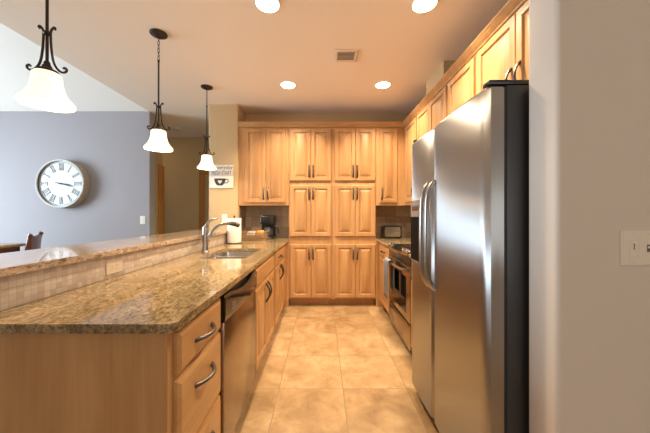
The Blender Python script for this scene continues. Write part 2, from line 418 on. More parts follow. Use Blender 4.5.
# ------------------------------------------------------------------ cabinetry
DOORP = [(0, 0), (0, .015), (.002, .018), (.006, .020), (.048, .020), (.051, .0165), (.053, .0085), (.060, .008), (.063, .0105), (.090, .0195), (.093, .0205)]
DRAWP = [(0, 0), (0, .011), (.003, .0135), (.013, .0185), (.016, .020)]
def face_map(facing, plane):
    if facing == 'front': return lambda u, v, w: (u, plane-w, v)
    if facing == 'right': return lambda u, v, w: (plane+w, u, v)
    return lambda u, v, w: (plane-w, u, v)
def panel(name, F, u0, u1, v0, v1, prof, mat, parent):
    mb = MB()
    mb.loops([[F(u0+i, v0+i, h), F(u1-i, v0+i, h), F(u1-i, v1-i, h), F(u0+i, v1-i, h)] for i, h in prof])
    return mb.build(name, mat, parent, smooth=20)
def pull(F, u, v, vertical, parent, mat=None, ln=.15, base=.020):
    """bowed pull with flared feet"""
    pts = []; rad = []
    for k in range(17):
        t = k/16; s = (t-.5)*ln
        h = base-.001+.034*math.sin(PI*t)**.75
        r = .0068+.0025*(abs(t-.5)*2)**4
        pts.append(F(u, v+s, h) if vertical else F(u+s, v, h)); rad.append(r)
    mb = MB(); mb.tube(pts, rad, 8, 1.25)
    for e in (-.5, .5):
        p = F(u, v+e*ln, base) if vertical else F(u+e*ln, v, base)
        a = Vector(F(0, 0, 1))-Vector(F(0, 0, 0)); a.normalize()
        mb.tube([Vector(p)-a*.0005, Vector(p)+a*.003, Vector(p)+a*.006], [.0105, .0095, .006], 12)
    return mb.build('handle', mat or M['pewter'], parent)
def cabinet(name, label, F, facing, plane, u0, u1, z0, z1, depth, fronts, group=None, toe=0, cat='cabinet', grain='wood', hollow=False, filler=0):
    c = Vector(F((u0+u1)/2, z0, 0))
    t = thing(name, label, cat, c, 0, group)
    mb = MB(); zb = z0+toe
    mb.box(F(u0+.0005, zb, 0), F(u1-.0005, z1, -depth), .0015, 1)
    if hollow:
        mb.bm.free(); mb = MB(); w = .018
        mb.box(F(u0+.0005, zb, 0), F(u1-.0005, z1, -w)); mb.box(F(u0+.0005, zb, -depth+w), F(u1-.0005, z1, -depth))
        mb.box(F(u0+.0005, zb, -w), F(u0+w, z1, -depth+w)); mb.box(F(u1-w, zb, -w), F(u1-.0005, z1, -depth+w)); mb.box(F(u0+w, zb, -w), F(u1-w, zb+w, -depth+w))
    if filler:
        mb.box(F(u1-.006, zb, .0), F(u1+.02, z1, filler)); mb.box(F(u1-.006, z0, -.075), F(u1+.02, zb, filler))
    mb.build('carcass', M[grain], t)
    if toe:
        MB().box(F(u0+.0005, z0, -.075), F(u1-.0005, zb, -depth)).build('toe_kick', M[grain], t, smooth=0)
    for f in fronts:
        kind, a0, a1, b0, b1 = f[:5]
        if kind == 'door': p = panel('door', F, a0, a1, b0, b1, DOORP, M['wood'], t)
        else: p = panel('drawer_front', F, a0, a1, b0, b1, DRAWP, M[f[6] if len(f) > 6 else 'woody'], t)
        for (hu, hv, vert) in (f[5] if len(f) > 5 and f[5] else []):
            pull(F, hu, hv, vert, p)
    return t
k = 1/74.0
XU = lambda x: (x-322)*k        # measured along the back cabinet face
ZU = lambda y: 1.25+(214.5-y)*k
FY = 3.805
FB = face_map('front', FY)
rows = [(1.707, 2.413, 1.835), (.954, 1.648, 1.535), (.123, .847, .722)]
def pantry(label, a0, a1, split, d0, d1):
    fr = []
    for z0, z1, hz in rows:
        fr.append(('door', d0, split-.002, z0, z1, [(split-.027, hz, True)]))
        fr.append(('door', split+.002, d1, z0, z1, [(split+.027, hz, True)]))
    return cabinet('pantry_cabinet', label, FB, 'front', FY, a0, a1, 0, 2.43, YB-FY-.001, fr, 'tall maple pantry cabinets', .1)
XM = XU(333)
pantry('tall maple pantry cabinet with six doors, standing left next to the coffee maker nook', -.452, XM, XU(311), XU(290.2), XU(331))
pantry('tall maple pantry cabinet with six doors, standing right next to the toaster nook', XM, .730, XU(355.4), XU(335), XU(375.3))
UG = 'maple wall cabinets'
sp = XU(265.8)
cabinet('wall_cabinet', 'maple wall cabinet with two tall doors above the coffee maker', FB, 'front', FY, -1.133, -.453, 1.372, 2.43, YB-FY-.001,
        [('door', XU(244.8), sp-.002, 1.41, 2.413, [(sp-.030, 1.535, True)]), ('door', sp+.002, XU(285.8), 1.41, 2.413, [(sp+.030, 1.535, True)])], UG)
cabinet('wall_cabinet', 'narrow maple wall cabinet with a single door above the toaster', FB, 'front', FY, .731, 1.129, 1.372, 2.43, YB-FY-.001,
        [('door', XU(379.8), XU(397.6), 1.41, 2.413, [(XU(379.8)+.028, 1.535, True)])], UG)
RX = 1.131
FR = face_map('left', RX)
RD = XR-RX-.001
cabinet('wall_cabinet', 'maple corner wall cabinet with one door, on the right wall beside the back corner', FR, 'left', RX, 3.30, 3.803, 1.372, 2.43, RD,
        [('door', 3.335, 3.76, 1.41, 2.413, [(3.365, 1.535, True)])], UG)
cabinet('wall_cabinet', 'maple wall cabinet with two doors above the stove on the right wall', FR, 'left', RX, 2.50, 3.299, 1.83, 2.43, RD,
        [('door', 2.912, 3.28, 1.86, 2.413, [(2.94, 1.955, True)]), ('door', 2.525, 2.908, 1.86, 2.413, [(2.88, 1.955, True)])], UG)
cabinet('wall_cabinet', 'maple wall cabinet with one door, between the stove cabinet and the fridge cabinet', FR, 'left', RX, 2.035, 2.499, 1.372, 2.43, RD,
        [('door', 2.06, 2.48, 1.41, 2.413, [(2.10, 1.535, True)])], UG)
cabinet('wall_cabinet', 'maple wall cabinet with two doors over the refrigerator, curved pulls above its top', FR, 'left', RX, 1.085, 2.034, 1.83, 2.43, RD,
        [('door', 1.612, 2.012, 1.86, 2.413, [(1.645, 2.03, True)]), ('door', 1.20, 1.608, 1.86, 2.413, [(1.572, 2.03, True)])], UG)
# crown moulding, one mitred run
prof = [(0.0, 2.4315), (.006, 2.4315), (.010, 2.437), (.010, 2.445), (.018, 2.452), (.028, 2.468), (.036, 2.483), (.040, 2.488), (.040, 2.500), (0.0, 2.500)]
y0 = FY-.001; x0 = RX-.001
b = MB()
b.loops([[(-1.133, y0-p, z) for p, z in prof], [(x0-p, y0-p, z) for p, z in prof], [(x0-p, 1.085, z) for p, z in prof]])
b.box((-1.133, y0, 2.4315), (x0, y0+.06, 2.499)); b.box((x0, 1.085, 2.4315), (x0+.06, y0+.06, 2.499))
tag(b.build('crown_molding', M['woodx'], None, (0, FY, 2.43)), 'maple crown molding running along the tops of the back and right wall cabinets', 'molding')

# left run of base cabinets
LXF = -.487
FL = face_map('right', LXF)
LD = -LXF-1.0+1.62              # depth to the bar wall
LD = 1.1205-.487
BG = 'maple base cabinets'
cabinet('drawer_cabinet', 'maple base cabinet of three drawers at the near end of the counter', FL, 'right', LXF, .905, 1.322, 0, .8835, LD,
        [('drawer', .918, 1.305, .718, .860, [(1.112, .785, False)]), ('drawer', .918, 1.305, .425, .700, [(1.112, .617, False)]), ('drawer', .918, 1.305, .125, .407, [(1.112, .325, False)])], BG, .1, grain='wood')
e = MB(); e.box((-1.2498, .885, 0), (-.488, .9045, .8835), .0015, 1); e.box((-.555, .8815, 0), (-.4875, .8855, .8835), .001, 1)
tag(e.build('end_panel', M['wood'], None, (-.85, .89, 0)), 'plain maple end panel closing the near end of the counter', 'panel')
cabinet('sink_cabinet', 'maple base cabinet under the sink with two doors and a false drawer front', FL, 'right', LXF, 1.975, 2.805, 0, .8835, LD,
        [('drawer', 1.995, 2.745, .718, .860, []), ('door', 1.995, 2.366, .125, .698, [(2.330, .60, True)]), ('door', 2.370, 2.745, .125, .698, [(2.405, .60, True)])], BG, .1, hollow=True)
cabinet('base_cabinet', 'maple base cabinet with drawer and two doors between sink cabinet and pantry', FL, 'right', LXF, 2.806, 3.80, 0, .8835, LD,
        [('drawer', 2.815, 3.50, .718, .860, [(3.08, .79, False)]), ('door', 2.815, 3.140, .125, .698, [(3.105, .61, True)]), ('door', 3.144, 3.50, .125, .698, [(3.18, .61, True)])], BG, .1, filler=.0345)
# right run
RXF = .775
FR2 = face_map('left', RXF)
cabinet('base_cabinet', 'narrow maple base cabinet with drawer and door between pantry and stove', FR2, 'left', RXF, 3.168, 3.80, 0, .8835, XR-RXF-.001,
        [('drawer', 3.19, 3.70, .718, .860, [(3.44, .79, False)]), ('door', 3.19, 3.70, .125, .698, [(3.23, .61, True)])], BG, .1, filler=.0435)
cabinet('base_cabinet', 'maple base cabinet tucked between the stove and the refrigerator', FR2, 'left', RXF, 2.005, 2.392, 0, .8835, XR-RXF-.001,
        [('drawer', 2.02, 2.375, .718, .860, [(2.2, .79, False)]), ('door', 2.02, 2.375, .125, .698, [(2.06, .61, True)])], BG, .1)

# counters
SX0, SX1, SY0, SY1 = -.965, -.585, 2.13, 2.775
b = MB()
b.prism([(-1.112, .858)]+rrect(-1.1, .858, -.452, 2.0, .03, 6, (1, 0, 0, 0))[:7]+[(-.452, 3.7855), (-.4535, 3.7855), (-.4535, YB-.009), (-1.126, YB-.009), (-1.126, 3.787), (-1.112, 3.787)], .884, .914, [rrect(SX0, SY0, SX1, SY1, .05, 5)])
tag(b.build('countertop', M['granite'], None, (-.8, 2.4, .884), bevel=.009), 'long golden granite countertop holding the sink, ending at the near corner', 'countertop')
b = MB(); b.prism([(.741, 3.166), (XR-.009, 3.166), (XR-.009, YB-.009), (.7315, YB-.009), (.7315, 3.803), (.741, 3.785)], .884, .914)
tag(b.build('countertop', M['granite'], None, (1.1, 3.6, .884), bevel=.006), 'short granite countertop in the back right corner under the toaster', 'countertop')
b = MB(); b.box((.741, 2.005, .884), (XR-.009, 2.392, .914))
tag(b.build('countertop', M['granite'], None, (1.1, 2.2, .884), bevel=.006), 'small granite countertop piece between the stove and the refrigerator', 'countertop')
b = MB(); b.prism(rrect(-1.51, .82, -1.088, 3.784, .03, 5, (1, 0, 0, 1)), 1.0372, 1.067)
tag(b.build('bar_top', M['bargranite'], None, (-1.3, 2.3, 1.037), bevel=.007), 'raised granite bar ledge above the mosaic strip, reflecting the clock', 'bar top')

# ------------------------------------------------------------------ sink and faucet
t = thing('sink', 'double bowl stainless steel undermount sink set in the long granite countertop', 'sink', ((SX0+SX1)/2, (SY0+SY1)/2, .70))
def bowl(y0, y1):
    mb = MB(); rings = []
    for ins, z, r in ((-.012, .8835, .055), (.0, .8830, .05), (.004, .86, .05), (.010, .73, .05), (.035, .703, .04), (.10, .700, .03)):
        rings.append([(x, y, z) for x, y in rrect(SX0+ins, y0+ins, SX1-ins, y1-ins, max(r-.2*ins, .02), 5)])
    mb.loops(rings, False, True)
    o = mb.build('bowl', M['sink'], t); 
    m = o.modifiers.new('thick', 'SOLIDIFY'); m.thickness = .0015; m.offset = -1
    d = MB(); d.lathe([(.001, .7012), (.04, .7012), (.043, .7035), (.030, .7025), (.001, .7015)], ((SX0+SX1)/2, (y0+y1)/2, 0), 24)
    d.build('drain', M['chrome'], o)
ym = (SY0+SY1)/2
bowl(SY0+.002, ym-.014); bowl(ym+.014, SY1-.002)
fx, fy = -1.050, 2.52
t = thing('kitchen_faucet', 'brushed nickel pull out faucet with arched spout behind the sink', 'faucet', (fx, fy, .914))
b = MB(); b.lathe([(.033, .9142), (.033, .920), (.027, .926), (.0255, .97), (.0245, 1.05), (.026, 1.09), (.027, 1.12), (.022, 1.142), (.010, 1.150), (.001, 1.151)], (fx, fy, 0), 24); b.build('faucet_body', M['nickel'], t)
pts = bez([(fx+.004, fy, .97), (fx+.028, fy-.005, 1.035), (fx+.075, fy-.012, 1.105), (fx+.135, fy-.02, 1.152), (fx+.19, fy-.028, 1.169), (fx+.235, fy-.033, 1.170)], 6)
n = len(pts); b = MB(); b.tube(pts, [.021-.007*min(1, i/(n*.75)) for i in range(n)], 14); b.build('spout', M['nickel'], t)
b = MB(); b.tube(bez([(fx+.228, fy-.032, 1.1705), (fx+.25, fy-.035, 1.169), (fx+.29, fy-.04, 1.162), (fx+.318, fy-.043, 1.150)], 5), [.014+.0065*math.sin(min(1, i/10)*PI/2) for i in range(15)]+[.013], 14); b.build('spray_head', M['pewter'], t)
b = MB(); pts = bez([(fx+.002, fy, 1.135), (fx+.018, fy-.004, 1.165), (fx+.045, fy-.01, 1.192), (fx+.08, fy-.016, 1.208), (fx+.115, fy-.02, 1.214)], 5)
b.tube(pts, [.016-.010*(i/(len(pts)-1))**.7 for i in range(len(pts))], 12, 1.3); b.build('lever', M['nickel'], t)

# ------------------------------------------------------------------ dishwasher
y0, y1 = 1.327, 1.970
t = thing('dishwasher', 'built in dishwasher with black control strip and steel door, between drawers and sink cabinet', 'dishwasher', (LXF-.2, (y0+y1)/2, 0))
MB().box((-1.08, y0+.003, .10), (LXF-.002, y1-.003, .880)).build('tub', M['mblack'], t)
MB().box((-.9, y0+.005, .0), (LXF-.07, y1-.005, .10)).build('toe_kick', M['mblack'], t)
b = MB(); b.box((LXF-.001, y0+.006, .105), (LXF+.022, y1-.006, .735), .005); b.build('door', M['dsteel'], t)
b = MB(); rings = []
for i in range(15):
    u = i/14; y = y0+.004+u*(y1-y0-.008)
    bow = math.sin(PI*u)
    xo = LXF+.024+.010*bow
    zt = .866-.030*max(0, math.sin(PI*min(1, max(0, (u-.12)/.76))))
    rings.append([(LXF-.001, y, .740), (xo, y, .740), (xo+.004, y, .752), (xo+.006, y, zt-.018), (xo-.004, y, zt-.003), (LXF+.008, y, zt), (LXF-.001, y, zt)])
b.loops(rings); cp = b.build('control_panel', M['gloss'], t, smooth=30)
MB().box((LXF-.001, y0+.004, .832), (LXF+.005, y1-.004, .8795)).build('grip_recess', M['mblack'], cp)
b = MB()
for i, z in enumerate((.772, .786, .800)): b.box((LXF+.030, y0+.085, z), (LXF+.0355, y0+.165, z+.004), .001, 1)
b.build('vent_slots', M['grey'], cp)
b = MB(); b.tube([(LXF+.024, y1-.30+.09*i/8, .792-.018*math.sin(PI*i/8)) for i in range(9)], .0125, 8); b.build('latch', M['mblack'], cp)
b = MB(); b.lathe([(.001, .0), (.010, .0), (.010, .004), (.007, .006), (.001, .006)], (LXF+.030, y1-.05, .83), 16, 'X'); b.build('button', M['nickel'], cp)

# ------------------------------------------------------------------ refrigerator
FX = .635; Y0, YS, Y1 = 1.078, 1.602, 1.987
t = thing('refrigerator', 'large side by side stainless steel refrigerator standing beside the near wall', 'refrigerator', (1.04, (Y0+Y1)/2, 0))
MB().box((FX+.078, Y0+.004, .03), (1.43, Y1-.004, 1.752), .006).build('cabinet_body', M['fridgeside'], t)
MB().box((FX+.066, Y0+.008, .075), (FX+.079, Y1-.008, 1.745)).build('gasket', M['mblack'], t, smooth=0)
MB().box((FX+.03, Y0+.012, .012), (FX+.09, Y1-.012, .062), .004).build('kick_grille', M['mblack'], t)
def fdoor(y0, y1):
    """one bowed door: plan outline with rounded outer corners, lifted from .07 to 1.745"""
    out = []; n = 22; w = y1-y0
    for i in range(n+1):
        u = i/n; y = y0+u*w
        d = min(u, 1-u)*w; r = .016
        e = r-math.sqrt(max(0, r*r-max(0, r-d)**2)) if d < r else 0
        out.append((FX+e-.009*(1-(2*u-1)**2), y))
    rings = []
    for ins, z in ((.006, .070), (0, .078), (0, 1.735), (.006, 1.745)):
        rings.append([(x+ins, y0+ins+(y-y0)*(1-2*ins/w), z) for x, y in out]+[(FX+.066, y1-ins, z), (FX+.066, y0+ins, z)])
    mb = MB(); mb.loops(rings)
    return mb.build('door', M['steel'], t, smooth=40)
d1 = fdoor(Y0, YS-.003); d2 = fdoor(YS+.003, Y1)
def fhandle(y, d, sgn):
    pts = bez([(FX-.004, y, .835), (FX-.026, y, .855), (FX-.047, y, .915), (FX-.053, y, 1.02), (FX-.053, y, 1.25), (FX-.047, y, 1.355), (FX-.026, y, 1.415), (FX-.004, y, 1.435)], 6)
    mb = MB(); mb.tube(pts, [.013]*len(pts), 12, 1.25); mb.build('handle', M['nickel'], d)
fhandle(YS-.040, d1, 1); fhandle(YS+.040, d2, -1)
b = MB(); b.box((FX-.0135, 1.765, .93), (FX-.002, 1.962, 1.345), .003); dp = b.build('water_dispenser', M['grey'], d2)
MB().box((FX-.0150, 1.772, .945), (FX-.0128, 1.955, 1.235), .0006, 1).build('dispenser_recess', M['recess'], dp)
b = MB(); b.box((FX-.0150, 1.80, 1.275), (FX-.0128, 1.93, 1.305), .0006, 1); b.build('display', M['gloss'], dp)
b = MB()
for i in range(4): b.box((FX-.0150, 1.795+.035*i, 1.318), (FX-.0128, 1.815+.035*i, 1.328), .0006, 1)
b.build('buttons', M['nickel'], dp)
b = MB()
for ya, yb in ((Y0+.002, Y0+.05), (Y1-.05, Y1-.002)):
    o = MB(); o.box((FX+.010, ya, 1.7525), (FX+.30, yb, 1.772), .006); o.build('hinge_cover', M['black'], t)
b.bm.free()
b = MB(); b.tube([(FX+.055, Y1-.03, 0), (FX+.055, Y1-.03, .035)], .022, 12); b.build('foot', M['black'], t)
b = MB(); b.tube([(FX+.055, Y0+.05, 0), (FX+.055, Y0+.05, .035)], .022, 12); b.build('foot', M['black'], t)

# ------------------------------------------------------------------ stove
y0, y1 = 2.398, 3.162; SXF = .760
t = thing('stove', 'stainless slide in electric stove with black glass cooktop beside the refrigerator', 'stove', (1.1, (y0+y1)/2, 0))
MB().box((SXF+.03, y0, .06), (1.44, y1, .895), .003).build('body', M['mblack'], t)
MB().box((SXF+.09, y0+.02, 0), (1.40, y1-.02, .06)).build('base', M['mblack'], t)
MB().box((SXF+.04, y0-.001, .8955), (1.445, y1+.001, .918), .004).build('cooktop', M['gloss'], t)
for cx, cy, r in ((1.0, y0+.2, .095), (1.0, y1-.2, .075), (1.28, y0+.2, .075), (1.28, y1-.2, .095)):
    b = MB(); b.lathe([(r-.003, .9182), (r, .9186), (r-.003, .9186)], (cx, cy, 0), 40, cap0=False, cap1=False)
    b.build('burner_ring', M['grey'], t)
def bowed(prof, name, mat, parent, inset):
    mb = MB(); rings = []
    for i in range(17):
        u = i/16; y = y0+inset+u*(y1-y0-2*inset); q = .045*(1-(2*u-1)**2)
        rings.append([(SXF+dx-q*qf, y, z) for dx, qf, z in prof])
    mb.loops(rings); return mb.build(name, mat, parent, smooth=30)
cp = bowed([(.045, 0, .906), (-.008, 1, .906), (-.004, 1, .913), (.004, 1, .917), (.045, .0, .9265)], 'control_panel', M['gloss'], t, .002)
bowed([(.045, 0, .884), (-.010, 1, .884), (-.014, 1, .889), (-.014, 1, .900), (-.009, 1, .9055), (.045, 0, .9055)], 'front_lip', M['dsteel'], t, .001)
bowed([(.04, 0, .800), (0, .25, .800), (-.004, .7, .8835), (.04, 0, .8835)], 'vent_band', M['black'], t, .004)
for yk in (y0+.07, y0+.15, y1-.15, y1-.07):
    u = (yk-y0)/(y1-y0); q = .045*(1-(2*u-1)**2)
    mb = MB(); mb.lathe([(.001, 0), (.022, 0), (.022, .005), (.018, .007), (.0165, .024), (.014, .027), (.001, .0275)], (0, 0, 0), 20)
    mb.box((-.004, -.017, .026), (.004, .017, .034), .002)
    R = Matrix.Translation((SXF+.010-q*.7, yk, .9185)) @ Matrix.Rotation(-.45, 4, 'Y')
    for v in mb.bm.verts: v.co = R @ v.co
    mb.build('knob', M['chrome'], cp)
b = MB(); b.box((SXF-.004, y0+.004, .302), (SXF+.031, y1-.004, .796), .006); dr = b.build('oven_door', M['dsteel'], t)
MB().box((SXF-.0062, y0+.12, .36), (SXF-.003, y1-.12, .69), .001, 1).build('window', M['gloss'], dr)
hx = SXF-.055
b = MB(); b.tube(bez([(hx+.012, y0+.05, .762), (hx-.006, y0+.16, .762), (hx-.012, (y0+y1)/2, .762), (hx-.006, y1-.16, .762), (hx+.012, y1-.05, .762)], 6), .0125, 12, .8)
for yk in (y0+.06, y1-.06): b.box((hx+.0, yk-.014, .750), (SXF-.002, yk+.014, .774), .004)
b.build('handle', M['nickel'], dr)
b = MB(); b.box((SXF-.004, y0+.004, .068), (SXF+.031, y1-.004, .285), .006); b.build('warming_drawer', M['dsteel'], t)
# dish towel folded over the handle
b = MB(); rings = []
yc = 2.915; hw = .095; nn = 14
def towel_pts(side):
    pass
path = []
for i in range(9): path.append((hx+.020, .47+.292*i/9))
for i in range(9): a = PI*i/8; path.append((hx-.011+.026*math.cos(a), .764+.022*math.sin(a)))
for i in range(13): path.append((hx-.037, .762-.365*(i+1)/13))
for side in (0, 1):
    pass
grid = []
for j, (px, pz) in enumerate(path):
    row = []
    for i in range(nn+1):
        u = i/nn; f = min(1, abs(pz-.772)/.12) if pz < .762 else 0
        wv = .0075*f*math.sin(u*PI*5+.6)+.003*f*math.sin(u*PI*11)
        sgn = -1 if px < hx-.011 else .35
        row.append(b.bm.verts.new((px+sgn*abs(wv), yc-hw+2*hw*u*(1-.06*f)+.004*f, pz)))
    grid.append(row)
for A, B_ in zip(grid[:-1], grid[1:]):
    for i in range(nn): b.bm.faces.new((A[i], A[i+1], B_[i+1], B_[i]))
o = b.build('dish_towel', M['towel'], None, (hx, yc, .762)); m = o.modifiers.new('thick', 'SOLIDIFY'); m.thickness = .004; m.offset = 1
tag(o, 'grey dish towel hanging over the oven door handle', 'towel')

# ------------------------------------------------------------------ things on the counters
# toaster
tx, ty, tz = .985, 3.985, .9142
t = thing('toaster', 'black and steel two slice toaster in the back right corner', 'toaster', (tx, ty, tz))
b = MB(); b.prism(rrect(-.128, .010, .128, .180, .03, 6, (.3, 1, 1, .3)), -.078, .078, M=Matrix.Translation((tx, ty, tz)) @ Matrix.Rotation(PI/2, 4, 'X')); b.build('housing', M['black'], t, bevel=.01)
b = MB(); b.prism(rrect(-.108, .026, .108, .162, .02, 5), .0775, .081, M=Matrix.Translation((tx, ty, tz)) @ Matrix.Rotation(PI/2, 4, 'X')); b.build('side_plate', M['toaster'], t, bevel=.001)
for dy in (-.028, .028): MB().box((tx-.085, ty+dy-.014, tz+.1795), (tx+.085, ty+dy+.014, tz+.1812)).build('slot', M['mblack'], t)
MB().box((tx-.143, ty-.015, tz+.105), (tx-.1275, ty+.015, tz+.122), .004).build('lever', M['black'], t)
for sx in (-.1, .1):
    for sy in (-.055, .055): MB().tube([(tx+sx, ty+sy, tz), (tx+sx, ty+sy, tz+.011)], .012, 10).build('foot', M['mblack'], t)
# coffee maker
cx, cy, cz = -.755, 3.955, .9142
t = thing('coffee_maker', 'black drip coffee maker with glass carafe in the back left nook', 'coffee maker', (cx, cy, cz))
b = MB(); b.prism(rrect(cx-.09, cy-.13, cx+.095, cy+.11, .03, 5), cz, cz+.035); b.build('base', M['black'], t, bevel=.006)
b = MB(); b.prism(rrect(cx-.105, cy+.02, cx+.085, cy+.11, .03, 5), cz+.035, cz+.20); b.build('rear_column', M['black'], t, bevel=.004)
b = MB()
b.loops([[(x, y, z) for x, y in rrect(cx-.108+i, cy-.115+i, cx+.098-i, cy+.11-i, .035, 5)] for z, i in ((cz+.20, .012), (cz+.215, .002), (cz+.30, 0), (cz+.318, .004), (cz+.325, .016))])
b.build('brew_head', M['black'], t)
b = MB(); b.lathe([(.052, .037), (.066, .05), (.070, .085), (.062, .125), (.048, .150), (.046, .160)], (cx, cy-.052, cz), 28); ca = b.build('carafe', M['glassy'], t)
b = MB(); b.lathe([(.048, .1605), (.050, .172), (.035, .180), (.001, .181)], (cx, cy-.052, cz), 24); b.build('carafe_lid', M['black'], ca)
b = MB(); b.tube(bez([(cx+.046, cy-.065, cz+.163), (cx+.10, cy-.075, cz+.174), (cx+.138, cy-.082, cz+.155), (cx+.150, cy-.084, cz+.105), (cx+.142, cy-.083, cz+.07)], 6), .0105, 10, .8); b.build('carafe_handle', M['black'], ca)
MB().box((cx+.02, cy-.132, cz+.009), (cx+.05, cy-.1295, cz+.025), .001, 1).build('switch', M['grey'], t)
# basket with packets
bx, by, bz = -.885, 3.725, .9142
bw, bd, bh = .160, .080, .108
t = thing('wire_basket', 'low brown slatted wire basket on the counter beside the coffee maker', 'basket', (bx, by, bz))
MB().box((bx-bw+.006, by-bd+.006, bz+.001), (bx+bw-.006, by+bd-.006, bz+.007)).build('basket_floor', M['basketw'], t)
b = MB()
for z in (.012, .036, .060, .084): b.tube([(x, y, bz+z) for x, y in rrect(bx-bw, by-bd, bx+bw, by+bd, .02, 3)], .0085, 6, .35, True, True)
b.build('slats', M['basketw'], t)
b = MB(); b.tube([(x, y, bz+bh) for x, y in rrect(bx-bw-.002, by-bd-.002, bx+bw+.002, by+bd+.002, .022, 4)], .0055, 8, 1, True, True); b.build('rim', M['rattan'], t)
b = MB()
for i in range(8):
    for sy in (-1, 1): x = bx-bw+.02+i*(2*bw-.04)/7; b.tube([(x, by+sy*bd, bz+.002), (x, by+sy*bd, bz+bh)], .002, 6)
for i in range(4):
    for sx in (-1, 1): y = by-bd+.03+i*(2*bd-.06)/3; b.tube([(bx+sx*bw, y, bz+.002), (bx+sx*bw, y, bz+bh)], .002, 6)
b.build('uprights', M['rattan'], t)
def packet(name, label, mat, x, y, z, w, d, h, rz, rx):
    mb = MB(); n = 8; top = []; bot = []
    for j in range(n+1):
        rt = []; rb = []
        for i in range(n+1):
            u, v = i/n*2-1, j/n*2-1
            q = (1-u**4)*(1-v**4)
            rt.append(mb.bm.verts.new((u*w/2, v*d/2, h/2*q))); rb.append(rt[-1] if q == 0 else mb.bm.verts.new((u*w/2, v*d/2, -h/2*q)))
        top.append(rt); bot.append(rb)
    for g in (top, bot):
        for j in range(n):
            for i in range(n):
                try: mb.bm.faces.new((g[j][i], g[j][i+1], g[j+1][i+1], g[j+1][i]))
                except ValueError: pass
    R = Matrix.Translation((x, y, z)) @ Matrix.Rotation(rz, 4, 'Z') @ Matrix.Rotation(rx, 4, 'X')
    for v in mb.bm.verts: v.co = R @ v.co
    o = mb.build(name, mat, None, (x, y, z-.005)); return tag(o, label, 'snack', 'snack packets in the basket')
packet('snack_packet', 'orange snack packet sticking up from the brown basket', M['pack_o'], bx+.07, by-.03, bz+.092, .085, .08, .035, .1, 1.0)
packet('snack_packet', 'pale snack packet lying left in the brown basket', M['pack_w'], bx-.05, by-.035, bz+.082, .11, .085, .035, -.15, .9)
packet('snack_packet', 'brown snack packet lying flat at the bottom of the basket', M['pack_b'], bx+.01, by+.028, bz+.035, .18, .07, .035, .0, .15)
# paper towel
px_, py_, pz_ = -1.025, 3.27, .9142
t = thing('paper_towel_holder', 'roll of white paper towel on an upright holder behind the sink', 'paper towel', (px_, py_, pz_))
b = MB(); b.lathe([(.001, 0), (.081, 0), (.083, .004), (.081, .010), (.001, .011)], (px_, py_, pz_), 36); b.build('base', M['pewter'], t)
b = MB(); b.tube([(px_, py_, pz_+.010), (px_, py_, pz_+.305)], .006, 10); b.lathe([(.001, .303), (.009, .304), (.011, .313), (.008, .322), (.001, .324)], (px_, py_, pz_), 16); b.build('rod', M['pewter'], t)
b = MB(); b.lathe([(.020, .0115), (.0775, .0115), (.079, .016), (.079, .288), (.0775, .2915), (.020, .2915), (.020, .0115)], (px_, py_, pz_), 44, cap0=False, cap1=False); rl = b.build('paper_roll', M['paper'], t)

# ------------------------------------------------------------------ wall plates
def plate(name, label, F, u, v, w, h, mat, cat):
    t = thing(name, label, cat, F(u, v, 0))
    mb = MB()
    mb.loops([[F(u-w/2+i, v-h/2+i, d), F(u+w/2-i, v-h/2+i, d), F(u+w/2-i, v+h/2-i, d), F(u-w/2+i, v+h/2-i, d)] for i, d in ((0, .0003), (0, .003), (.004, .0065))])
    mb.build('plate', mat, t, smooth=15); return t
def fbox(F, u0, u1, v0, v1, d0, d1, name, mat, parent, bev=.001):
    return MB().box(F(u0, v0, d0), F(u1, v1, d1), bev, 1).build(name, mat, parent)
FN = face_map('front', .925)
t = plate('switch_plate', 'wide beige switch plate on the taupe wall at the right edge', FN, 1.042, 1.139, .117, .117, M['beige'], 'light switch')
u = 1.022
dm = fbox(FN, u-.0165, u+.0165, 1.139-.034, 1.139+.034, .006, .0075, 'dimmer', M['beige'], t)
fbox(FN, u-.0150, u+.0150, 1.139-.032, 1.139+.0325, .0074, .0085, 'dimmer_face', M['beige'], dm)
fbox(FN, u-.0015, u+.0015, 1.139-.004, 1.139+.020, .0084, .0090, 'slot', M['greyink'], dm, .0002)
fbox(FN, u-.008, u+.009, 1.139+.0165, 1.139+.0205, .0084, .0125, 'slider', M['offwhite'], dm)
fbox(FN, u-.003, u+.003, 1.139-.022, 1.139-.016, .0084, .0105, 'button', M['offwhite'], dm)
tg = fbox(FN, 1.071-.005, 1.071+.005, 1.139-.012, 1.139+.012, .006, .0072, 'toggle_slot', M['greyink'], t, .0003)
fbox(FN, 1.071-.004, 1.071+.004, 1.139+.000, 1.139+.007, .007, .018, 'toggle', M['offwhite'], t)
for v in (-.048, .048):
    for uu in (u, 1.071):
        mb = MB(); mb.lathe([(.001, 0), (.003, 0), (.0024, .0012), (.001, .0014)], (uu, .925-.0065, 1.139+v), 12, 'Y')
        for q in mb.bm.verts: q.co.y = 2*(.925-.0065)-q.co.y
        mb.build('screw', M['beige'], t)
FG = face_map('front', GY)
t = plate('switch_plate', 'small white rocker switch on the grey living room wall', FG, -2.585, 1.170, .075, .118, M['offwhite'], 'light switch')
fbox(FG, -2.585-.017, -2.585+.017, 1.170-.034, 1.170+.034, .006, .009, 'rocker', M['offwhite'], t)
FP = face_map('front', 3.785)
t = plate('switch_plate', 'cream switch plate on the beige pier behind the paper towel', FP, -1.315, 1.195, .075, .118, M['offwhite'], 'light switch')
fbox(FP, -1.315-.017, -1.315+.017, 1.195-.034, 1.195+.034, .006, .009, 'rocker', M['offwhite'], t)
FM = face_map('right', -1.113)
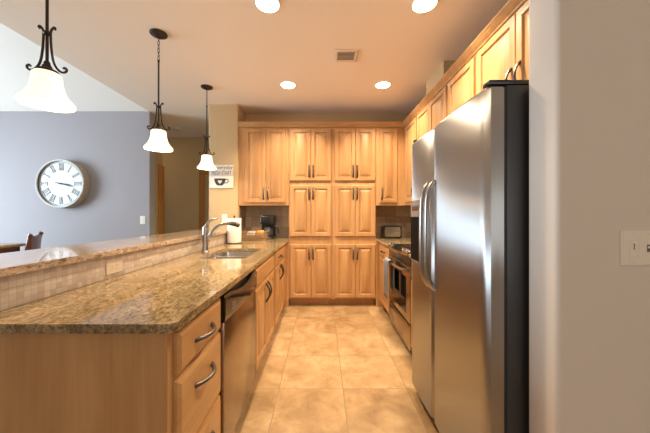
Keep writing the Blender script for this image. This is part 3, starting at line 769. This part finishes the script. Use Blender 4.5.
def outlet(label, F, u, v, w, h, horiz):
    t = plate('outlet', label, F, u, v, w, h, M['tan'], 'outlet')
    for s in (-1, 1):
        uu, vv = (u+s*.019, v) if horiz else (u, v+s*.019)
        a, c = (.013, .016) if horiz else (.016, .013)
        r = fbox(F, uu-a, uu+a, vv-c, vv+c, .006, .0078, 'receptacle', M['tan'], t, .0007)
        for q in (-.006, .006):
            if horiz: fbox(F, uu-.004, uu+.004, vv+q-.001, vv+q+.001, .0076, .0081, 'slot', M['ink'], r, .0001)
            else: fbox(F, uu+q-.001, uu+q+.001, vv-.004, vv+.004, .0076, .0081, 'slot', M['ink'], r, .0001)
    return t
outlet('beige outlet set sideways in the mosaic strip under the bar ledge', FM, 1.497, .972, .118, .074, True)
FK = face_map('front', YB-.008)
outlet('beige outlet on the tiled back wall right of the toaster', FK, 1.275, 1.06, .075, .13, False)

# ------------------------------------------------------------------ wall sign
t = thing('wall_sign', 'white two board wooden sign with black coffee cup on the beige pier', 'sign', (-1.355, 3.784, 1.60))
sx0, sx1 = XU(209.9), XU(233.6)
MB().box((sx0, 3.768, 1.766), (sx1, 3.784, 1.918), .002).build('upper_board', M['signgrey'], t)
lb = MB().box((sx0, 3.764, 1.608), (sx1, 3.784, 1.764), .002).build('lower_board', M['signwhite'], t)
cxm = (sx0+sx1)/2-.005
def ymesh(mb, name, mat, parent): return mb.build(name, mat, parent)
RM = lambda x, z, y: Matrix.Translation((x, y, z)) @ Matrix.Rotation(PI/2, 4, 'X')
b = MB()
heart = []
for i in range(28):
    a = 2*PI*i/28; heart.append((.0018*16*math.sin(a)**3, .0018*(13*math.cos(a)-5*math.cos(2*a)-2*math.cos(3*a)-math.cos(4*a))+.004))
cup = [(-.076, .048), (-.074, .02), (-.062, -.012), (-.045, -.036), (-.030, -.047), (.030, -.047), (.045, -.036), (.062, -.012), (.074, .02), (.076, .048)]
b.prism(cup, 0, .003, [heart], M=RM(cxm-.012, 1.686, 3.764))
pts = bez([(.066, .030, 0), (.095, .040, 0), (.112, .022, 0), (.098, -.006, 0), (.055, -.014, 0)], 6)
hb = MB(); hb.tube([RM(cxm-.012, 1.686, 3.7635) @ Vector(p) for p in pts], .006, 8)
ymesh(b, 'cup_motif', M['ink'], t); ymesh(hb, 'cup_handle_motif', M['ink'], t)
def text(s, size, x, z, y, mat, name, parent, shear=0, sx=1.0):
    c = bpy.data.curves.new('txt', 'FONT'); c.body = s; c.size = size; c.align_x = 'CENTER'; c.extrude = .0008; c.shear = shear; c.space_character = 1.05
    o = bpy.data.objects.new('txt', c); COL.objects.link(o)
    dg = bpy.context.evaluated_depsgraph_get(); me = bpy.data.meshes.new_from_object(o.evaluated_get(dg)); bpy.data.objects.remove(o)
    R = Matrix.Translation((x, y, z)) @ Matrix.Rotation(PI/2, 4, 'X') @ Matrix.Diagonal((sx, 1, 1, 1))
    off = root_world(parent)
    for v in me.vertices: v.co = R @ v.co - off
    me.materials.append(mat); q = bpy.data.objects.new(name, me); COL.objects.link(q); q.parent = parent; return q
text('everyday', .066, (sx0+sx1)/2+.03, 1.862, 3.7675, M['greyink'], 'script_lettering', t, .35, .95)
text('FRESH START', .074, (sx0+sx1)/2, 1.783, 3.7675, M['greyink'], 'block_lettering', t, 0, .58)

# ------------------------------------------------------------------ wall clock
R0 = .345; kx, kz = -3.68, 1.685; kf = GY-.115
t = thing('wall_clock', 'large round weathered wall clock with Roman numerals on the grey wall', 'clock', (kx, GY, kz))
b = MB(); b.lathe([(R0-.03, -.0005), (R0, -.0005), (R0+.004, -.02), (R0, -.045), (R0+.002, -.075), (R0, -.100), (R0-.004, -.108)], (kx, GY, kz), 72, 'Y', False, False); b.build('case_side', M['clockside'], t)
b = MB(); b.lathe([(R0-.004, -.107), (R0-.006, -.116), (R0-.014, -.119), (R0-.022, -.116), (R0-.026, -.108), (R0-.0262, -.106)], (kx, GY, kz), 72, 'Y', False, False); b.build('rim', M['clockrim'], t)
fd = GY-.088
b = MB(); b.lathe([(R0-.0275, -.108), (R0-.0275, -.101), (R0-.0255, -.101), (R0-.0255, -.108), (R0-.0275, -.108)], (kx, GY, kz), 72, 'Y', False, False); b.build('inner_rim', M['grey'], t)
b = MB(); b.lathe([(.001, 0), (R0-.026, 0), (R0-.026, .012), (.001, .012)], (kx, fd, kz), 72, 'Y'); b.build('face', M['clockface'], t)
NUM = ['XII', 'I', 'II', 'III', 'IIII', 'V', 'VI', 'VII', 'VIII', 'IX', 'X', 'XI']
r0, r1 = .190, .283
W = {'I': .018, 'V': .038, 'X': .038}
def stroke(u0, v0, u1, v1, w, T):
    d = Vector((u1-u0, v1-v0)).normalized(); nrm = Vector((-d.y, d.x))*w/2
    q = [(u0+nrm.x, v0+nrm.y), (u0-nrm.x, v0-nrm.y), (u1-nrm.x, v1-nrm.y), (u1+nrm.x, v1+nrm.y)]
    lo = [T(p, 0) for p in q]; hi = [T(p, .0025) for p in q]; b.loops([lo, hi])
for i, s in enumerate(NUM):
    a = PI/2-i*PI/6
    er = Vector((math.cos(a), math.sin(a))); et = Vector((math.sin(a), -math.cos(a)))
    T = lambda p, d: (kx+er.x*p[1]+et.x*p[0], fd-.0003-d, kz+er.y*p[1]+et.y*p[0])
    b = MB(); tw = sum(W[c] for c in s); x = -tw/2
    for c in s:
        w = W[c]; m0, m1 = x+w*.14, x+w*.86
        if c == 'I': stroke(x+w/2, r0, x+w/2, r1, .0065, T)
        elif c == 'V': stroke(m0, r1, x+w/2, r0, .0065, T); stroke(m1, r1, x+w/2, r0, .004, T)
        else: stroke(m0, r1, m1, r0, .0065, T); stroke(m1, r1, m0, r0, .004, T)
        x += w
    stroke(-tw/2, r1, tw/2, r1, .004, T); stroke(-tw/2, r0, tw/2, r0, .004, T)
    b.build('numeral', M['ink'], t)
b = MB(); b.lathe([(.300, 0), (.304, 0), (.304, -.002), (.300, -.002), (.300, 0)], (kx, fd-.0003, kz), 72, 'Y', False, False); b.build('minute_track', M['greyink'], t)
def hand(name, ang, ln, tail, w, dep):
    a = PI/2-math.radians(ang); er = Vector((math.cos(a), math.sin(a))); et = Vector((-er.y, er.x))
    mb = MB(); q = []
    for s, ww in ((-tail, w*.55), (0, w), (ln*.55, w*.85), (ln*.62, w*1.2), (ln*.72, w*.5), (ln, w*.12)):
        q.append((s, ww/2))
    poly = [(s, w_) for s, w_ in q]+[(s, -w_) for s, w_ in reversed(q)]
    T = lambda p, d: (kx+er.x*p[0]+et.x*p[1], fd-dep-d, kz+er.y*p[0]+et.y*p[1])
    mb.loops([[T(p, 0) for p in poly], [T(p, .002) for p in poly]])
    return mb.build(name, M['ink'], t)
hand('hour_hand', 98.5, .155, .05, .020, .006); hand('minute_hand', 104, .20, .08, .013, .010)
b = MB(); b.lathe([(.012, 0), (.012, -.014), (.001, -.015)], (kx, fd, kz), 16, 'Y'); b.build('hub', M['ink'], t)

# ------------------------------------------------------------------ pendants
def pendant(y):
    x = -1.345; zb = 1.785
    t = thing('pendant_light', '', 'pendant lamp', (x, y, zb), 0, 'pendants over the bar')
    c = Vector((x, y, zb))
    b = MB(); b.lathe([(.001, CZ-zb-.0005), (.066, CZ-zb-.0005), (.066, CZ-zb-.008), (.060, CZ-zb-.014), (.045, CZ-zb-.018), (.030, CZ-zb-.028), (.014, CZ-zb-.034), (.001, CZ-zb-.035)], c, 36); b.build('canopy', M['bronze'], t)
    zt = CZ-.033; ch_l = .185; nl = 6; pl = ch_l/nl
    b = MB()
    for i in range(nl):
        zc_ = zt-pl*(i+.5); pts = []
        for q in range(14):
            a = 2*PI*q/14; u = .0075*math.cos(a); v = (pl/2+.004)*math.sin(a)
            pts.append((x+(u if i % 2 else 0), y+(0 if i % 2 else u), zc_+v))
        b.tube(pts, .0022, 6, 1, True, True)
    b.build('chain', M['bronze'], t)
    zr = zt-ch_l
    b = MB(); b.tube([(x, y, zr), (x, y, zb+.185)], .0065, 12); b.lathe([(.001, zr-zb+.004), (.009, zr-zb), (.009, zr-zb-.014), (.0065, zr-zb-.02)], c, 14, cap1=False); b.build('rod', M['bronze'], t)
    b = MB(); b.lathe([(.001, .215), (.010, .213), (.013, .205), (.013, .198), (.018, .192), (.022, .180), (.044, .168), (.047, .160), (.047, .153), (.001, .153)], c, 28); b.build('fitter', M['bronze'], t)
    for j in range(2):
        a = math.radians(12+180*j); er = Vector((math.cos(a), math.sin(a), 0))
        P = [(.030, .372), (.034, .378), (.030, .384), (.021, .374), (.015, .355), (.0165, .30), (.021, .25), (.027, .215), (.037, .190), (.052, .172), (.068, .166), (.080, .172), (.082, .184), (.074, .190), (.067, .184)]
        pts = bez([c+er*r+Vector((0, 0, z)) for r, z in P], 4)
        mb = MB(); mb.tube(pts, .0052, 8); mb.build('scroll_arm', M['bronze'], t)
    b = MB(); b.lathe([(.001, .362), (.012, .360), (.017, .352), (.012, .344), (.001, .342)], c, 18); b.build('collar', M['bronze'], t)
    b = MB(); b.lathe([(.040, .152), (.050, .155), (.056, .148), (.058, .125), (.062, .095), (.070, .066), (.083, .042), (.098, .024), (.106, .014), (.1075, .006), (.104, .000), (.099, .006), (.094, .018), (.079, .037), (.066, .063), (.058, .094), (.054, .122), (.048, .144)], c, 48, cap0=False, cap1=False); b.build('glass_shade', M['shade'], t)
    b = MB(); b.lathe([(.001, .045), (.018, .05), (.026, .068), (.024, .09), (.014, .115), (.013, .150), (.001, .151)], c, 20); b.build('bulb', M['can'], t)
    l = bpy.data.lights.new('pendant_lamp', 'POINT'); l.energy = P_PEND; l.color = WARM; l.shadow_soft_size = .03
    lo = bpy.data.objects.new('pendant_lamp', l); COL.objects.link(lo); lo.location = (0, 0, .028); lo.parent = t
    return t
p0 = pendant(1.37)
p0['label'] = 'bell shaded bronze pendant hanging nearest the camera, at the upper left corner'
for y, s in ((2.305, 'bell shaded bronze pendant hanging from the ceiling in the middle of the three'), (3.27, 'bell shaded bronze pendant hanging farthest away, in front of the coffee sign')):
    dup(p0, (-1.345, y, 1.785), s)

# ------------------------------------------------------------------ recessed lights
def can_light(x, y, label):
    t = thing('ceiling_light', label, 'recessed light', (x, y, CZ), 0, 'recessed ceiling lights')
    c = Vector((x, y, CZ))
    b = MB(); b.lathe([(.078, -.0005), (.094, -.0005), (.095, -.004), (.088, -.007), (.080, -.004), (.078, -.0005)], c, 40, cap0=False, cap1=False); b.build('trim_ring', M['trimw'], t)
    b = MB(); b.lathe([(.001, -.0045), (.079, -.0045), (.079, -.0008), (.001, -.0008)], c, 40); b.build('lens', M['can'], t)
    l = bpy.data.lights.new('can_lamp', 'AREA'); l.shape = 'DISK'; l.size = .15; l.energy = P_CAN; l.color = WARM; l.spread = math.radians(120)
    o = bpy.data.objects.new('can_lamp', l); COL.objects.link(o); o.location = (0, 0, -.009); o.parent = t
    return t
c0 = can_light(-.385, 1.98, 'recessed ceiling light at the top of the picture, left one of the near pair')
for x, y, s in ((.725, 1.98, 'recessed ceiling light at the top of the picture, right one of the near pair'), (-.39, 3.22, 'recessed ceiling light near the back cabinets, left one of the far pair'), (.70, 3.22, 'recessed ceiling light near the back cabinets, right one of the far pair')):
    dup(c0, (x, y, CZ), s)
# ------------------------------------------------------------------ vent and smoke detector
vx0, vx1, vy0, vy1 = .112, .338, 2.52, 2.73
t = thing('ceiling_vent', 'small square air vent in the kitchen ceiling', 'vent', ((vx0+vx1)/2, (vy0+vy1)/2, CZ))
b = MB()
o_ = [(0, -.0005), (0, -.004), (.012, -.010), (.030, -.010), (.034, -.003)]
b.loops([[(vx0+i, vy0+i, CZ+h), (vx1-i, vy0+i, CZ+h), (vx1-i, vy1-i, CZ+h), (vx0+i, vy1-i, CZ+h)] for i, h in o_], False, False); b.build('frame', M['vent'], t)
MB().box((vx0+.03, vy0+.03, CZ-.003), (vx1-.03, vy1-.03, CZ-.0008)).build('duct', M['vdark'], t)
for i in range(7):
    y = vy0+.043+i*.021; mb = MB(); mb.box((vx0+.033, -.008, -.0006), (vx1-.033, .008, .0006))
    R = Matrix.Translation((0, y, CZ-.0072)) @ Matrix.Rotation(.35, 4, 'X')
    for v in mb.bm.verts: v.co = R @ v.co
    mb.build('slat', M['vent'], t)
b = MB(); b.lathe([(.001, -.0005), (.065, -.0005), (.066, -.012), (.058, -.030), (.03, -.036), (.001, -.036)], (-2.50, 4.82, CZ), 32)
tag(b.build('smoke_detector', M['trimw'], None, (-2.50, 4.82, CZ)), 'round smoke detector on the hallway ceiling', 'smoke detector')

# ------------------------------------------------------------------ dining table and chair beyond the bar
t = thing('dining_table', 'tall wooden dining table beyond the bar at the left edge', 'table', (-4.1, 2.75, 0))
TX0, TX1, TY0, TY1, TZ = -4.85, -3.36, 2.25, 3.20, .925
MB().box((TX0, TY0, TZ-.032), (TX1, TY1, TZ), .006).build('tabletop', M['tabletop'], t)
MB().box((TX0+.05, TY0+.05, TZ-.13), (TX1-.035, TY1-.05, TZ-.033), .003).build('apron', M['dark'], t)
for lx in (TX0+.055, TX1-.50):
    for ly in (TY0+.055, TY1-.125): MB().box((lx, ly, 0), (lx+.08, ly+.08, TZ-.034), .006).build('leg', M['dark'], t)
# chair, local frame: faces -x, back at +x
ax, ay = -3.275, 3.15
t = thing('dining_chair', 'dark wooden tall dining chair at the right end of the dining table', 'chair', (ax, ay, 0), math.radians(32))
def cp_(mb, name, mat): return mb.build(name, mat, t, world=False)
mb = MB(); mb.box((-.40, -.19, .585), (.0, .19, .62), .012); cp_(mb, 'seat', M['dark'])
for sy in (-1, 1):
    mb = MB(); mb.tube(bez([(-.02, sy*.165, 0), (-.012, sy*.165, .58), (.005, sy*.165, .80), (.035, sy*.17, 1.0), (.05, sy*.172, 1.045 if sy > 0 else 1.035)], 5), [.019]*16+[.021, .023, .022, .018, .012], 10); cp_(mb, 'back_post', M['dark'])
    mb = MB(); mb.tube([(-.38, sy*.165, 0), (-.38, sy*.165, .586)], [.016, .021], 10); cp_(mb, 'leg', M['dark'])
    mb = MB(); mb.tube([(-.38, sy*.165, .25), (-.02, sy*.165, .25)], .012, 8); cp_(mb, 'stretcher', M['dark'])
mb = MB(); rings = []
for i in range(13):
    u = i/12*2-1; top = 1.012+.010*math.cos(u*PI*1.5)+(.012 if abs(u) > .8 else 0); bow = .018*(1-u*u)
    rings.append([(.022+bow, u*.165, .83), (.040+bow, u*.165, .83), (.052+bow, u*.165, top), (.032+bow, u*.165, top)])
mb.loops(rings); cp_(mb, 'top_rail', M['dark'])
mb = MB()
for i in range(5):
    y = -.11+i*.055; mb.tube([(-.008, y, .615), (.022, y, .78), (.042, y, .905)], .008, 8)
cp_(mb, 'spindles', M['dark'])
